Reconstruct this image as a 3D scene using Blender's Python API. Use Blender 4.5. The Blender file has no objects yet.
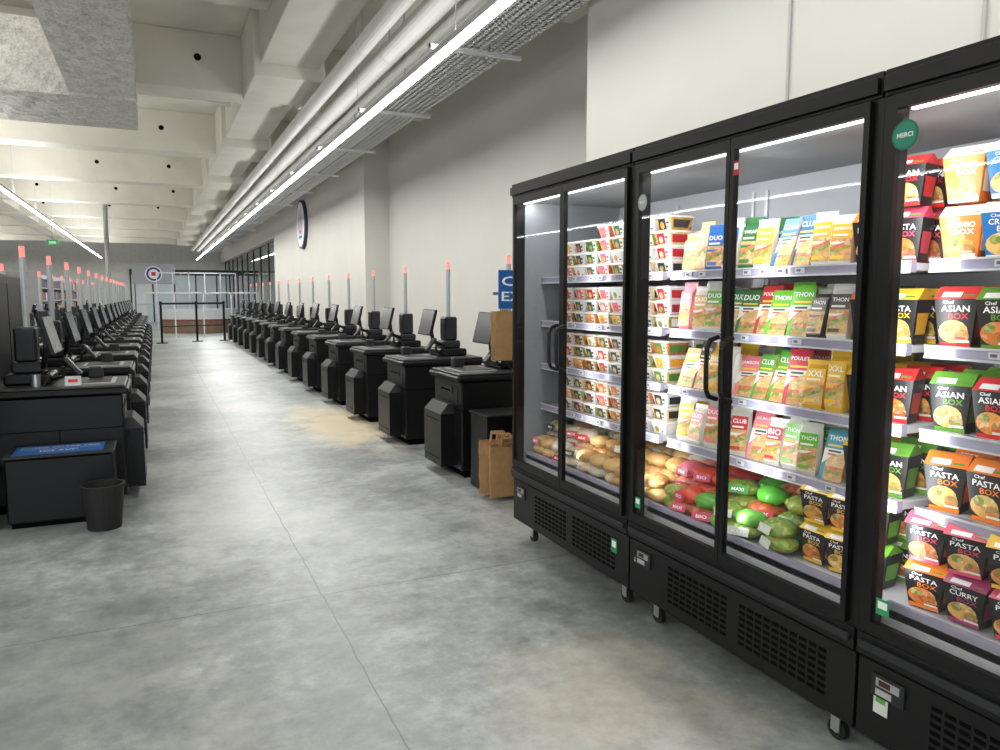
import bpy, math, random
from mathutils import Matrix, Vector, noise as mnoise
random.seed(11)
SC=bpy.context.scene
COL=SC.collection

def lin(c):
    out=[]
    for v in c[:3]:
        v=v/255.0
        out.append(v/12.92 if v<=0.04045 else ((v+0.055)/1.055)**2.4)
    return (out[0],out[1],out[2],1.0)

# ---------------------------------------------------------------- materials
def new_mat(name):
    m=bpy.data.materials.new(name); m.use_nodes=True
    nt=m.node_tree
    for n in list(nt.nodes): nt.nodes.remove(n)
    out=nt.nodes.new('ShaderNodeOutputMaterial')
    b=nt.nodes.new('ShaderNodeBsdfPrincipled')
    nt.links.new(b.outputs[0],out.inputs[0])
    return m,nt,b,out
def mth(nt,op,a,b=None,c=None):
    n=nt.nodes.new('ShaderNodeMath'); n.operation=op
    for i,v in enumerate((a,b,c)):
        if v is None: continue
        if isinstance(v,(int,float)): n.inputs[i].default_value=v
        else: nt.links.new(v,n.inputs[i])
    return n.outputs[0]
def noise(nt,vec,scale,detail=4,rough=0.55):
    n=nt.nodes.new('ShaderNodeTexNoise'); n.inputs['Scale'].default_value=scale
    n.inputs['Detail'].default_value=detail; n.inputs['Roughness'].default_value=rough
    nt.links.new(vec,n.inputs['Vector']); return n.outputs[0]
def mixc(nt,fac,a,b,mode='MIX'):
    n=nt.nodes.new('ShaderNodeMix'); n.data_type='RGBA'; n.blend_type=mode
    for idx,v in ((0,fac),(6,a),(7,b)):
        if isinstance(v,(int,float)): n.inputs[idx].default_value=v
        elif isinstance(v,tuple): n.inputs[idx].default_value=v
        else: nt.links.new(v,n.inputs[idx])
    return n.outputs[2]
def ramp(nt,fac,stops):
    n=nt.nodes.new('ShaderNodeValToRGB'); cr=n.color_ramp
    while len(cr.elements)<len(stops): cr.elements.new(0.5)
    for e,(p,c) in zip(cr.elements,stops): e.position=p; e.color=c
    nt.links.new(fac,n.inputs[0]); return n.outputs[0]
def objco(nt):
    return nt.nodes.new('ShaderNodeTexCoord').outputs['Object']
def bump(nt,b,h,strength,dist=0.01):
    n=nt.nodes.new('ShaderNodeBump'); n.inputs['Strength'].default_value=strength
    n.inputs['Distance'].default_value=dist
    nt.links.new(h,n.inputs['Height']); nt.links.new(n.outputs[0],b.inputs['Normal'])

def plain(name,rgb,rough=0.5,metal=0.0,var=0.06,scale=6.0,bmp=0.0,spec=None):
    m,nt,b,o=new_mat(name)
    c=lin(rgb); co=objco(nt); n=noise(nt,co,scale)
    lo=tuple(max(0,v*(1-var)) for v in c[:3])+(1,); hi=tuple(min(1,v*(1+var)) for v in c[:3])+(1,)
    nt.links.new(ramp(nt,n,[(0.3,lo),(0.7,hi)]),b.inputs['Base Color'])
    b.inputs['Roughness'].default_value=rough; b.inputs['Metallic'].default_value=metal
    if spec is not None: b.inputs['Specular IOR Level'].default_value=spec
    if bmp: bump(nt,b,noise(nt,co,scale*8),bmp,0.005)
    return m
def emis(name,rgb,s):
    m,nt,b,o=new_mat(name)
    b.inputs['Base Color'].default_value=lin(rgb)
    b.inputs['Emission Color'].default_value=lin(rgb); b.inputs['Emission Strength'].default_value=s
    return m
def attrmat(name,rough=0.4,metal=0.0,food=False):
    m,nt,b,o=new_mat(name)
    a=nt.nodes.new('ShaderNodeAttribute'); a.attribute_name='Col'
    if food:
        co=objco(nt)
        v=nt.nodes.new('ShaderNodeTexVoronoi'); v.inputs['Scale'].default_value=75
        nt.links.new(co,v.inputs['Vector'])
        sep=nt.nodes.new('ShaderNodeSeparateColor'); nt.links.new(v.outputs['Color'],sep.inputs[0])
        c2=ramp(nt,sep.outputs[0],[(0.0,lin((90,50,25))),(0.3,lin((225,170,90))),(0.55,lin((205,95,45))),(0.75,lin((100,140,50))),(1.0,lin((240,225,190)))])
        nt.links.new(mixc(nt,0.42,a.outputs['Color'],c2),b.inputs['Base Color'])
        bump(nt,b,v.outputs['Distance'],0.3,0.004)
    else:
        co=objco(nt); n=noise(nt,co,25)
        f=mth(nt,'MULTIPLY_ADD',n,0.2,0.85)
        mm=nt.nodes.new('ShaderNodeVectorMath'); mm.operation='SCALE'
        nt.links.new(a.outputs['Color'],mm.inputs[0]); nt.links.new(f,mm.inputs['Scale'])
        nt.links.new(mm.outputs[0],b.inputs['Base Color'])
    b.inputs['Roughness'].default_value=rough; b.inputs['Metallic'].default_value=metal
    return m
def glassmat(name,tint=(1,1,1,1),refl=0.06,rough=0.02):
    m,nt,b,o=new_mat(name); nt.nodes.remove(b)
    t=nt.nodes.new('ShaderNodeBsdfTransparent'); t.inputs[0].default_value=tint
    g=nt.nodes.new('ShaderNodeBsdfGlossy'); g.inputs['Roughness'].default_value=rough
    lw=nt.nodes.new('ShaderNodeLayerWeight'); lw.inputs[0].default_value=0.15
    f=mth(nt,'MULTIPLY_ADD',lw.outputs['Fresnel'],0.4,refl*0.3)
    mx=nt.nodes.new('ShaderNodeMixShader'); nt.links.new(f,mx.inputs[0])
    nt.links.new(t.outputs[0],mx.inputs[1]); nt.links.new(g.outputs[0],mx.inputs[2])
    nt.links.new(mx.outputs[0],o.inputs[0]); return m

M_BLACK=plain('black_powder_coat',(13,13,15),0.4,0,0.15,10,0,0.3)
M_BLACK2=plain('black_grille_void',(3,3,3),0.9,0,0.1,10,0,0.1)
M_DKGREY=plain('dark_grey_plastic',(34,35,38),0.5,0,0.1,10,0,0.4)
M_TOP=plain('counter_top_dark',(40,41,44),0.4,0,0.1,10)
M_STEEL=plain('brushed_steel',(190,192,195),0.3,0.9,0.08,30)
M_POLE=plain('pole_satin_grey',(165,168,170),0.4,0.3,0.06,30)
M_ALU=plain('pale_aluminium',(205,206,208),0.4,0.4,0.05,20)
M_WHITEP=plain('white_enamel',(186,188,192),0.5,0,0.02,5)
M_GREYP=plain('grey_liner_panel',(135,138,142),0.45,0,0.04,5)
M_RAIL=plain('price_rail_plastic',(166,162,182),0.2,0.15,0.05,15)
M_SCREEN=plain('display_glass',(18,22,28),0.2,0,0.1,3,0,0.3)
M_SCREEN_GLARE=plain('display_glass_painted_glare',(120,126,132),0.15,0,0.1,3,0,0.5)  # left-row screens: reflected light painted in as a paler base colour
M_WALL=plain('wall_paint',(200,198,190),0.85,0,0.025,1.2)
M_CEIL=plain('painted_concrete',(228,225,214),0.9,0,0.06,1.5,0.3)
M_PIPE=plain('white_pipe_paint',(216,215,210),0.5,0,0.03,4)
M_TRAY=plain('galvanised_tray',(205,206,206),0.45,0.1,0.08,12)
M_RUB=plain('rubber_black',(13,13,13),0.7,0,0.1,20)
M_LED=emis('led_diffuser',(255,255,255),9)
M_LEDF=emis('fridge_led',(245,248,255),2.5)
M_RED=emis('status_lamp_red',(255,125,118),0.9)
M_BLUE=plain('blue_sign_print',(35,95,165),0.4,0,0.04,6)
M_KRAFT=plain('kraft_paper',(166,128,85),0.8,0,0.1,20,0.3)
M_WOOD=plain('desk_wood',(125,98,78),0.5,0,0.15,8)
M_PACK=attrmat('printed_packaging',0.28)
M_FOOD=attrmat('food_print',0.28,0,True)
M_MATTE=attrmat('matte_colour',0.6)
M_GLASS=glassmat('door_glass',refl=0.14)
M_GLASSB=glassmat('window_glass',(0.86,0.9,0.92,1))
M_GREEN=emis('exit_sign_green',(40,150,85),0.6)

def rough_mat():
    m,nt,b,o=new_mat('sprayed_insulation')
    co=objco(nt); n=noise(nt,co,7,12,0.9); n2=noise(nt,co,40,4,0.8)
    s=mth(nt,'ADD',mth(nt,'MULTIPLY',n,0.6),mth(nt,'MULTIPLY',n2,0.4))
    c=ramp(nt,s,[(0.40,lin((165,163,156))),(0.5,lin((214,212,205))),(0.6,lin((240,239,233)))])
    nt.links.new(c,b.inputs['Base Color']); b.inputs['Roughness'].default_value=1
    bump(nt,b,s,0.35,0.05); return m
M_ROUGH=rough_mat()

def floor_mat():
    m,nt,b,o=new_mat('polished_concrete')
    co=objco(nt)
    n1=noise(nt,co,0.55,6,0.6); n2=noise(nt,co,3.0,10,0.75); n3=noise(nt,co,60,4,0.7); n4=noise(nt,co,14,6,0.7)
    s=mth(nt,'ADD',mth(nt,'ADD',mth(nt,'MULTIPLY',n1,0.42),mth(nt,'MULTIPLY',n2,0.38)),mth(nt,'MULTIPLY',n4,0.20))
    base=ramp(nt,s,[(0.42,lin((106,109,108))),(0.49,lin((140,143,141))),(0.56,lin((171,173,170)))])
    base=mixc(nt,mth(nt,'MULTIPLY',n3,0.35),base,lin((108,110,108)))
    sp=nt.nodes.new('ShaderNodeSeparateXYZ'); nt.links.new(co,sp.inputs[0])
    X,Y=sp.outputs[0],sp.outputs[1]
    nn=noise(nt,co,2.5,5,0.65)
    def stain_tone(cx,cy,rx,ry,k):
        dx=mth(nt,'DIVIDE',mth(nt,'SUBTRACT',X,cx),rx); dy=mth(nt,'DIVIDE',mth(nt,'SUBTRACT',Y,cy),ry)
        d=mth(nt,'SQRT',mth(nt,'ADD',mth(nt,'MULTIPLY',dx,dx),mth(nt,'MULTIPLY',dy,dy)))
        d=mth(nt,'ADD',d,mth(nt,'MULTIPLY_ADD',nn,2.4,-1.2))
        mr=nt.nodes.new('ShaderNodeMapRange'); nt.links.new(d,mr.inputs[0])
        mr.inputs[1].default_value=1.15; mr.inputs[2].default_value=0.45; mr.inputs[3].default_value=0; mr.inputs[4].default_value=k
        return mr.outputs[0]
    base=mixc(nt,stain_tone(1.85,8.7,0.5,1.6,0.8),base,lin((206,190,155)))
    base=mixc(nt,stain_tone(1.5,2.25,0.5,0.5,0.36),base,lin((196,188,166)))
    base=mixc(nt,stain_tone(0.35,5.6,0.45,1.3,0.4),base,lin((190,193,190)))  # paler floor tone along the aisle, this line and the next
    base=mixc(nt,stain_tone(1.2,4.6,0.5,0.8,0.35),base,lin((186,189,186)))
    base=mixc(nt,stain_tone(-0.6,3.3,1.3,1.0,0.5),base,lin((92,95,93)))  # darker floor tone towards the near left, this line and the next
    base=mixc(nt,stain_tone(0.2,2.3,0.9,0.7,0.35),base,lin((98,101,98)))
    w=mth(nt,'MULTIPLY_ADD',noise(nt,co,6,4),0.03,-0.015)
    def joint(A,pos,wd=0.0035):
        d=mth(nt,'ABSOLUTE',mth(nt,'ADD',mth(nt,'SUBTRACT',A,pos),w))
        return mth(nt,'LESS_THAN',d,wd)
    j=joint(X,0.70)
    for A,p in ((Y,3.68),(Y,9.7),(Y,15.7),(Y,21.7),(X,-5.3)): j=mth(nt,'MAXIMUM',j,joint(A,p))
    base=mixc(nt,mth(nt,'MULTIPLY',j,0.7),base,lin((72,74,73)))
    nt.links.new(base,b.inputs['Base Color'])
    nt.links.new(mth(nt,'MULTIPLY_ADD',n2,0.3,0.25),b.inputs['Roughness'])
    b.inputs['Specular IOR Level'].default_value=0.45
    bump(nt,b,n3,0.06,0.002)
    return m
M_FLOOR=floor_mat()

# ---------------------------------------------------------------- mesh builder
class MB:
    def __init__(s,mats): s.v=[];s.f=[];s.c=[];s.m=[];s.mats=mats;s.M=Matrix.Identity(4);s.mi=0;s.col=(1,1,1,1)
    def set(s,mi=None,col=None):
        if mi is not None: s.mi=mi
        if col is not None: s.col=lin(col)
        return s
    def poly(s,pts,faces):
        o=len(s.v)
        for p in pts: s.v.append((s.M@Vector(p))[:])
        for f in faces: s.f.append([o+i for i in f]); s.c.append(s.col); s.m.append(s.mi)
    def box(s,x0,x1,y0,y1,z0,z1,mi=None,col=None):
        s.set(mi,col)
        s.poly([(x0,y0,z0),(x1,y0,z0),(x1,y1,z0),(x0,y1,z0),(x0,y0,z1),(x1,y0,z1),(x1,y1,z1),(x0,y1,z1)],
               [(0,3,2,1),(4,5,6,7),(0,1,5,4),(1,2,6,5),(2,3,7,6),(3,0,4,7)])
    def bbox(s,x0,x1,y0,y1,z0,z1,r=0.01,mi=None,col=None):
        s.set(mi,col)
        def loop(z,ins):
            a=ins; e=r
            return [(x0+e,y0+a,z),(x1-e,y0+a,z),(x1-a,y0+e,z),(x1-a,y1-e,z),(x1-e,y1-a,z),(x0+e,y1-a,z),(x0+a,y1-e,z),(x0+a,y0+e,z)]
        L=[loop(z0,r),loop(z0+r,0),loop(z1-r,0),loop(z1,r)]
        pts=[p for l in L for p in l]; fs=[]
        for k in range(3):
            for i in range(8):
                j=(i+1)%8; fs.append((k*8+i,k*8+j,(k+1)*8+j,(k+1)*8+i))
        fs.append(tuple(reversed(range(8)))); fs.append(tuple(range(24,32)))
        s.poly(pts,fs)
    def frus(s,b,t,mi=None,col=None):
        s.set(mi,col); n=len(b); fs=[]
        for i in range(n): j=(i+1)%n; fs.append((i,j,n+j,n+i))
        fs.append(tuple(reversed(range(n)))); fs.append(tuple(range(n,2*n)))
        s.poly(list(b)+list(t),fs)
    def cyl(s,p0,p1,r,seg=12,mi=None,col=None,r1=None):
        s.set(mi,col); p0=Vector(p0);p1=Vector(p1);d=(p1-p0).normalized()
        a=d.orthogonal().normalized(); b=d.cross(a); r1=r if r1 is None else r1
        P=[];n=seg
        for p,rr in ((p0,r),(p1,r1)):
            for i in range(n):
                t=2*math.pi*i/n; P.append((p+a*math.cos(t)*rr+b*math.sin(t)*rr)[:])
        fs=[(i,(i+1)%n,n+(i+1)%n,n+i) for i in range(n)]+[tuple(reversed(range(n))),tuple(range(n,2*n))]
        s.poly(P,fs)
    def tube(s,pts,r,seg=8,mi=None,col=None):
        for a,b in zip(pts[:-1],pts[1:]): s.cyl(a,b,r,seg,mi,col)
    def decal_rect(s,D,x0,x1,y0,y1,n=0.001,mi=None,col=None):
        s.set(mi,col); s.poly([(D@Vector((x,y,n)))[:] for x,y in ((x0,y0),(x1,y0),(x1,y1),(x0,y1))],[(0,1,2,3)])
    def decal_disc(s,D,cx,cy,rx,ry,n=0.001,mi=None,col=None,seg=14):
        s.set(mi,col); s.poly([(D@Vector((cx+rx*math.cos(2*math.pi*i/seg),cy+ry*math.sin(2*math.pi*i/seg),n)))[:] for i in range(seg)],[tuple(range(seg))])
    def text(s,D,word,cx,cy,w,n=0.002,mi=None,col=None,hmax=None):
        s.set(mi,col); V,F,H=get_text(word); k=w
        if hmax and H*k>hmax: ky=hmax/H
        else: ky=k
        s.poly([(D@Vector((cx+x*k,cy+y*ky,n)))[:] for x,y in V],F)
    def build(s,name,parent=None,smooth=False,bevel=0):
        me=bpy.data.meshes.new(name); me.from_pydata(s.v,[],s.f)
        for m in s.mats: me.materials.append(m)
        me.polygons.foreach_set('material_index',s.m)
        if smooth: me.polygons.foreach_set('use_smooth',[True]*len(s.f))
        ca=me.color_attributes.new('Col','FLOAT_COLOR','CORNER')
        buf=[]
        for f,c in zip(s.f,s.c): buf.extend(list(c)*len(f))
        ca.data.foreach_set('color',buf); me.update()
        ob=bpy.data.objects.new(name,me); COL.objects.link(ob)
        if parent: ob.parent=parent
        if bevel:
            b=ob.modifiers.new('bevel','BEVEL'); b.width=bevel; b.segments=2; b.limit_method='ANGLE'
        return ob
_T={}
def get_text(w):
    if w in _T: return _T[w]
    cu=bpy.data.curves.new('t','FONT'); cu.body=w; cu.resolution_u=2; cu.offset=0.015
    ob=bpy.data.objects.new('t',cu); COL.objects.link(ob)
    dg=bpy.context.evaluated_depsgraph_get(); me=bpy.data.meshes.new_from_object(ob.evaluated_get(dg))
    V=[(v.co.x,v.co.y) for v in me.vertices]; F=[tuple(p.vertices) for p in me.polygons]
    x0=min(v[0] for v in V);x1=max(v[0] for v in V);y0=min(v[1] for v in V);y1=max(v[1] for v in V)
    k=1/(x1-x0); V=[((x-(x0+x1)/2)*k,(y-(y0+y1)/2)*k) for x,y in V]
    bpy.data.objects.remove(ob); bpy.data.curves.remove(cu); bpy.data.meshes.remove(me)
    _T[w]=(V,F,(y1-y0)*k); return _T[w]
def frame(o,u,v):
    u=Vector(u).normalized(); v=Vector(v).normalized(); n=u.cross(v)
    return Matrix(((u.x,v.x,n.x,o[0]),(u.y,v.y,n.y,o[1]),(u.z,v.z,n.z,o[2]),(0,0,0,1)))
def empty(name,loc=(0,0,0)):
    e=bpy.data.objects.new(name,None); e.empty_display_size=0.2; e.location=loc; COL.objects.link(e); return e
def single(name,mat,boxes,bevel=0,parent=None):
    mb=MB([mat])
    for b in boxes: mb.box(*b)
    return mb.build(name,parent,False,bevel)

# ---------------------------------------------------------------- room
YF=46.0; YB=-5.0; XL=-14.0; ZC=4.95
single('floor',M_FLOOR,[(XL,9,YB,YF,-0.1,0)])
single('ceiling',M_CEIL,[(XL,9,YB,YF,ZC,ZC+0.2)])
single('wall_right',M_WALL,[(2.98,4.2,YB,4.96,0,ZC),(3.92,4.2,4.96,13.4,0,ZC),(3.47,4.2,13.4,24.6,0,ZC),(3.47,4.2,24.6,YF,3.3,ZC)])
single('light_block_wall',M_WALL,[(8.8,9.0,24,YF,0,ZC),(4.2,9.0,23.8,24,0,ZC)])  # added walls that block the bright world behind the side glazing
single('wall_left',M_WALL,[(XL-0.2,XL,YB,YF,0,ZC)])
single('wall_far',plain('far_wall_paint',(205,206,204),0.85),[(XL,9,YF,YF+0.2,0,ZC)])
e=empty('back_fill_opening'); mb=MB([M_DKGREY,M_GLASSB])  # glazing added behind the camera to let world fill light in
for i in range(10):
    xx=XL+0.05+(2.9-XL-0.1)*i/9; mb.box(xx-.04,xx+.04,YB,YB+.08,0,ZC,0)
mb.box(XL,2.95,YB,YB+.08,0,.12,0); mb.box(XL,2.95,YB,YB+.08,2.5,2.6,0)
mb.set(1); mb.poly([(XL,YB+.04,.1),(2.9,YB+.04,.1),(2.9,YB+.04,ZC),(XL,YB+.04,ZC)],[(0,1,2,3)]); mb.build('frame_and_panes',e)

beams=MB([M_CEIL,M_BLACK2])
BY=[1.5,6.3,11.0,15.8,20.4,25.2,30,34.8,39.6,44]
for i,y in enumerate(BY):
    beams.box(XL,4.0,y,y+0.55,4.2,ZC,0)
    for hx in (-9.1,-6.4,-3.3,-1.3,0.25):
        beams.cyl((hx+0.2*(i%3),y-0.006,4.62),(hx+0.2*(i%3),y+0.02,4.62),0.05,14,1)
beams.box(1.28,1.98,YB+.1,YF,4.28,ZC,0)
for y in BY: beams.box(1.2,2.05,y-1.3,y+0.0,4.12,ZC,0)
beams.box(-4.6,-4.0,YB+.1,YF,4.3,ZC,0)
beams.box(-9.6,-9.0,YB+.1,YF,4.3,ZC,0)
for y in BY: beams.box(-4.0,1.28,y+2.4,y+2.65,4.62,ZC,0)
beams.build('trim_ceiling_beams',bevel=0.02)
# sprayed insulation: lumpy skins
ins=MB([M_ROUGH])
def lumpy(x0,x1,y0,y1,z0,z1,st=0.07):
    def grid(o,u,v,nu,nv,n):
        P=[];F=[]
        for i in range(nu+1):
            for j in range(nv+1):
                p=Vector(o)+Vector(u)*(i/nu)+Vector(v)*(j/nv)
                q=p*5.0; d=0.022*mnoise.noise(q)+0.022*mnoise.noise(q*2.7)+0.012*mnoise.noise(q*6)
                edge=(i in (0,nu)) or (j in (0,nv))
                P.append((p+Vector(n)*(0 if edge else d))[:])
        for i in range(nu):
            for j in range(nv):
                a=i*(nv+1)+j; F.append((a,a+1,a+nv+2,a+nv+1))
        ins.poly(P,F)
    nx=max(2,int((x1-x0)/st)); ny=max(2,int((y1-y0)/st)); nz=max(2,int((z1-z0)/st))
    grid((x0,y0,z0),(x1-x0,0,0),(0,y1-y0,0),nx,ny,(0,0,-1))
    grid((x1,y0,z0),(0,y1-y0,0),(0,0,z1-z0),ny,nz,(1,0,0)); grid((x0,y0,z0),(0,y1-y0,0),(0,0,z1-z0),ny,nz,(-1,0,0))
    grid((x0,y0,z0),(x1-x0,0,0),(0,0,z1-z0),nx,nz,(0,-1,0)); grid((x0,y1,z0),(x1-x0,0,0),(0,0,z1-z0),nx,nz,(0,1,0))
    ins.box(x0+.02,x1-.02,y0+.02,y1-.02,z1-0.05,z1,0)
lumpy(-0.82,-0.11,0.5,10.5,3.9,4.7); lumpy(-4.0,-0.11,10.5,12.3,3.86,4.7)
ins.build('insulated_duct',smooth=False)

pp=MB([M_PIPE,M_STEEL])
for x,z,r in ((1.98,3.95,0.085),(2.26,3.92,0.10)):
    pp.cyl((x,YB+.1,z),(x,44,z),r,20,0)
    for k in range(14):
        y=0.8+k*3.4
        pp.cyl((x,y-0.015,z),(x,y+0.015,z),r+0.005,20,0); pp.cyl((x,y,z+r),(x,y,4.28),0.006,6,1)
pp.cyl((2.62,YB+.1,4.02),(2.62,44,4.02),0.05,14,0); pp.cyl((2.80,YB+.1,4.1),(2.80,44,4.1),0.07,14,0)
pp.build('ceiling_pipes',smooth=False)
pc=MB([M_PIPE])
for k in range(3): pc.tube([(0.9+k*0.12,7.0,4.13),(1.2+k*0.02,6.2,4.13)],0.03,10,0)
pc.tube([(0.6,8.9,4.85),(0.62,6.9,4.3),(0.62,6.9,4.12)],0.05,10,0)
pc.build('conduit_cluster')

ct=MB([M_TRAY,M_STEEL])
for (a,b,z) in ((2.34,2.56,3.52),(2.64,2.88,3.56)):
    ct.box(a,a+0.008,3.0,40,z,z+0.06,0); ct.box(b-0.008,b,3.0,40,z,z+0.06,0)
    for f in (0.25,0.5,0.75):
        xm=a+(b-a)*f; ct.box(xm-0.012,xm+0.012,3.0,40,z,z+0.003,0)
    y=3.0
    while y<26: 
        ct.box(a,b,y,y+0.04,z,z+0.003,0); y+=0.06
    ct.box(a,b,26,40,z,z+0.003,0)
for k in range(16):
    y=3.6+k*2.3
    xr=2.90
    ct.box(2.08,xr,y,y+0.04,3.47,3.5,0)
    ct.box(2.6,2.612,y,y+0.012,3.5,ZC-0.001,1)
    ct.box(2.08,2.092,y,y+0.012,3.46,3.5,1)
ct.build('cable_tray')

def area(parent,name,sx,sy,e,loc,rot=(0,0,0),col=(1.0,0.996,0.98),spread=180):
    ld=bpy.data.lights.new(name,'AREA'); ld.shape='RECTANGLE'; ld.size=sx; ld.size_y=sy; ld.energy=e; ld.color=col; ld.spread=math.radians(spread)
    lo=bpy.data.objects.new(name,ld); COL.objects.link(lo); lo.parent=parent; lo.location=loc; lo.rotation_euler=rot
def led(name,x,z,y0,y1,dn,up,near=1.0):
    e=empty(name,(x,0,z))
    mb=MB([M_ALU,M_LED])
    mb.box(-0.04,0.04,y0,y1,0.0,0.05,0); mb.box(-0.036,0.036,y0,y1,-0.022,0.0,1)
    y=y0+0.5
    while y<y1:
        mb.cyl((0,y,0.05),(0,y,ZC-z-0.001),0.004,5,0); y+=3
    mb.build('luminaire',e)
    n=6; L=(y1-y0)/n
    for i in range(n):
        yc=y0+L*(i+0.5); k=near if i==0 else 1.0
        area(e,'downlight_%d'%i,0.08,L,dn*L*k,(0,yc,-0.03))
        if up: area(e,'ceiling_fill_%d'%i,0.07,L,up*L,(0,yc,0.06),(math.pi,0,0))  # upward fill added to brighten the ceiling
led('linear_led_lamp',2.15,3.4,-1,44,19,2.2,0.48)
led('linear_led_lamp.001',-2.41,3.4,-4,44,12,11)
led('linear_led_lamp.002',-7.0,3.4,-4,44,14,11)

# ---------------------------------------------------------------- fridge cabinets
SH=[1.60,1.34,1.08,0.83]; DECK=0.53
FX=1.98; ML=1.262
def curve_handle(mb,x,y,z0,z1,mi):
    pts=[(x+0.005,y,z0),(x-0.035,y,z0+0.012),(x-0.048,y,z0+0.04),(x-0.05,y,(z0+z1)/2),(x-0.048,y,z1-0.04),(x-0.035,y,z1-0.012),(x+0.005,y,z1)]
    mb.tube(pts,0.0095,10,mi)
def fridge(name,yn,yf,end_far=False,end_near=False):
    e=empty(name,(0,0,0))
    b=MB([M_BLACK,M_BLACK2,M_DKGREY])
    b.box(FX+0.04,2.85,yn,yf,0.12,0.44,0)
    b.box(FX-0.005,FX+0.04,yn+0.006,yf-0.006,0.12,0.37,0)
    b.box(FX-0.02,FX+0.04,yn+0.006,yf-0.006,0.385,0.455,0)
    b.box(FX-0.032,FX-0.02,yn+0.02,yf-0.02,0.41,0.435,2)
    b.box(FX-0.002,FX+0.04,yn,yf,0.37,0.385,1)
    def slots(ya,yb,z0,z1,rows):
        n=int((yb-ya)/0.042); dz=(z1-z0)/rows
        for i in range(n):
            for r in range(rows):
                b.box(FX-0.0065,FX-0.004,ya+i*0.042,ya+i*0.042+0.033,z0+r*dz,z0+r*dz+dz*0.55,1)
    slots(yn+0.12,yn+0.56,0.17,0.34,7); slots(yn+0.60,yn+1.02,0.17,0.34,7)
    b.box(FX-0.02,2.85,yn+0.004,yf-0.004,2.075,2.15,0)
    b.box(FX-0.035,FX-0.02,yn+0.01,yf-0.01,2.085,2.13,0)
    b.box(2.3,2.8,yn+0.1,yf-0.1,2.15,2.2,2)
    b.box(2.80,2.85,yn,yf,0.44,2.08,0)
    b.box(FX-0.012,FX+0.05,yn,yn+0.034,0.45,2.08,0); b.box(FX-0.012,FX+0.05,yf-0.034,yf,0.45,2.08,0)
    if end_far: b.box(FX+0.05,2.85,yf-0.03,yf,0.12,2.08,0)
    if end_near: b.box(FX+0.05,2.85,yn,yn+0.03,0.12,2.08,0)
    b.build('cabinet_body',e,bevel=0.004)
    d=MB([M_BLACK,M_GLASS,M_ALU]); ym=(yn+yf)/2
    for (a,c,hy) in ((yn+0.036,ym-0.002,-1),(ym+0.002,yf-0.036,1)):
        d.box(FX-0.03,FX-0.006,a,c,0.465,0.505,0); d.box(FX-0.03,FX-0.006,a,c,2.03,2.07,0)
        d.box(FX-0.03,FX-0.006,a,a+0.02,0.505,2.03,0); d.box(FX-0.03,FX-0.006,c-0.02,c,0.505,2.03,0)
        d.set(1); d.poly([(FX-0.02,c-0.02,0.505),(FX-0.02,a+0.02,0.505),(FX-0.02,a+0.02,2.03),(FX-0.02,c-0.02,2.03)],[(0,1,2,3)])
        hyy=(ym-0.04) if hy<0 else (ym+0.04)
        curve_handle(d,FX-0.03,hyy,1.10,1.34,0)
    d.build('glass_doors',e)
    s=MB([M_WHITEP,M_RAIL,M_ALU,M_LEDF,M_DKGREY,M_GREYP])
    s.box(2.70,2.80,yn,yf,0.44,2.06,0); s.box(FX+0.03,2.7,yn,yf,2.045,2.074,5); s.box(FX+0.06,2.7,yn,yf,0.46,DECK-0.005,0)
    if end_far: s.box(FX+0.05,2.7,yf-0.04,yf-0.031,0.46,2.06,5)
    if end_near: s.box(FX+0.05,2.7,yn+0.031,yn+0.04,0.46,2.06,5)
    for z in SH:
        s.box(2.17,2.7,yn+0.02,yf-0.042,z-0.022,z,0)
        s.box(2.145,2.17,yn+0.02,yf-0.042,z-0.03,z+0.008,1)
        s.box(2.141,2.145,yn+0.02,yf-0.042,z+0.002,z+0.008,2)
        s.box(2.141,2.145,yn+0.02,yf-0.042,z-0.032,z-0.026,2)
        for yy in (yn+0.05,ym,yf-0.08): s.box(2.69,2.7,yy,yy+0.02,z-0.1,z,2)
    s.box(FX+0.06,FX+0.075,yn+0.02,yf-0.042,DECK-0.03,DECK+0.02,1)
    for yy in (yn+0.04,ym,yf-0.05): s.box(2.688,2.7,yy-0.008,yy+0.008,0.55,2.0,2)
    s.box(FX+0.035,FX+0.05,yn+0.05,yf-0.05,2.034,2.044,3)
    s.box(FX+0.051,FX+0.058,yn,yn+0.030,0.5,2.03,4)
    s.build('interior_shelving',e)
    area(e,'top_led',0.05,yf-yn-0.1,4.6,(FX+0.07,ym,2.035),(0,math.radians(-25),0),(0.95,0.98,1))
    for yy in (yn+0.04,ym,yf-0.05):
        if end_far and yy>ym: continue
        area(e,'shelf_fill',1.35,0.03,2.2,(FX+0.065,yy,1.28),(0,math.radians(-90),0),(0.95,0.98,1),150)  # added fill for the shelves; no LED strip on the mullion
    w=MB([M_RUB,M_STEEL])
    for yy in (yn+0.12,yf-0.14):
        for xx in (FX+0.07,2.75):
            w.cyl((xx-0.012,yy,0.036),(xx+0.012,yy,0.036),0.036,18,0); w.cyl((xx-0.016,yy,0.036),(xx+0.016,yy,0.036),0.012,10,1)
            w.box(xx-0.019,xx-0.014,yy-0.018,yy+0.018,0.03,0.09,1); w.box(xx+0.014,xx+0.019,yy-0.018,yy+0.018,0.03,0.09,1)
            w.box(xx-0.03,xx+0.03,yy-0.03,yy+0.03,0.088,0.12,1)
    w.build('casters',e)
    l=MB([M_MATTE,M_DKGREY])
    l.box(FX-0.012,FX-0.005,yf-0.17,yf-0.06,0.27,0.34,1)
    Dc=frame((FX-0.0125,yf-0.115,0.305),(0,-1,0),(0,0,1))
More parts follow.
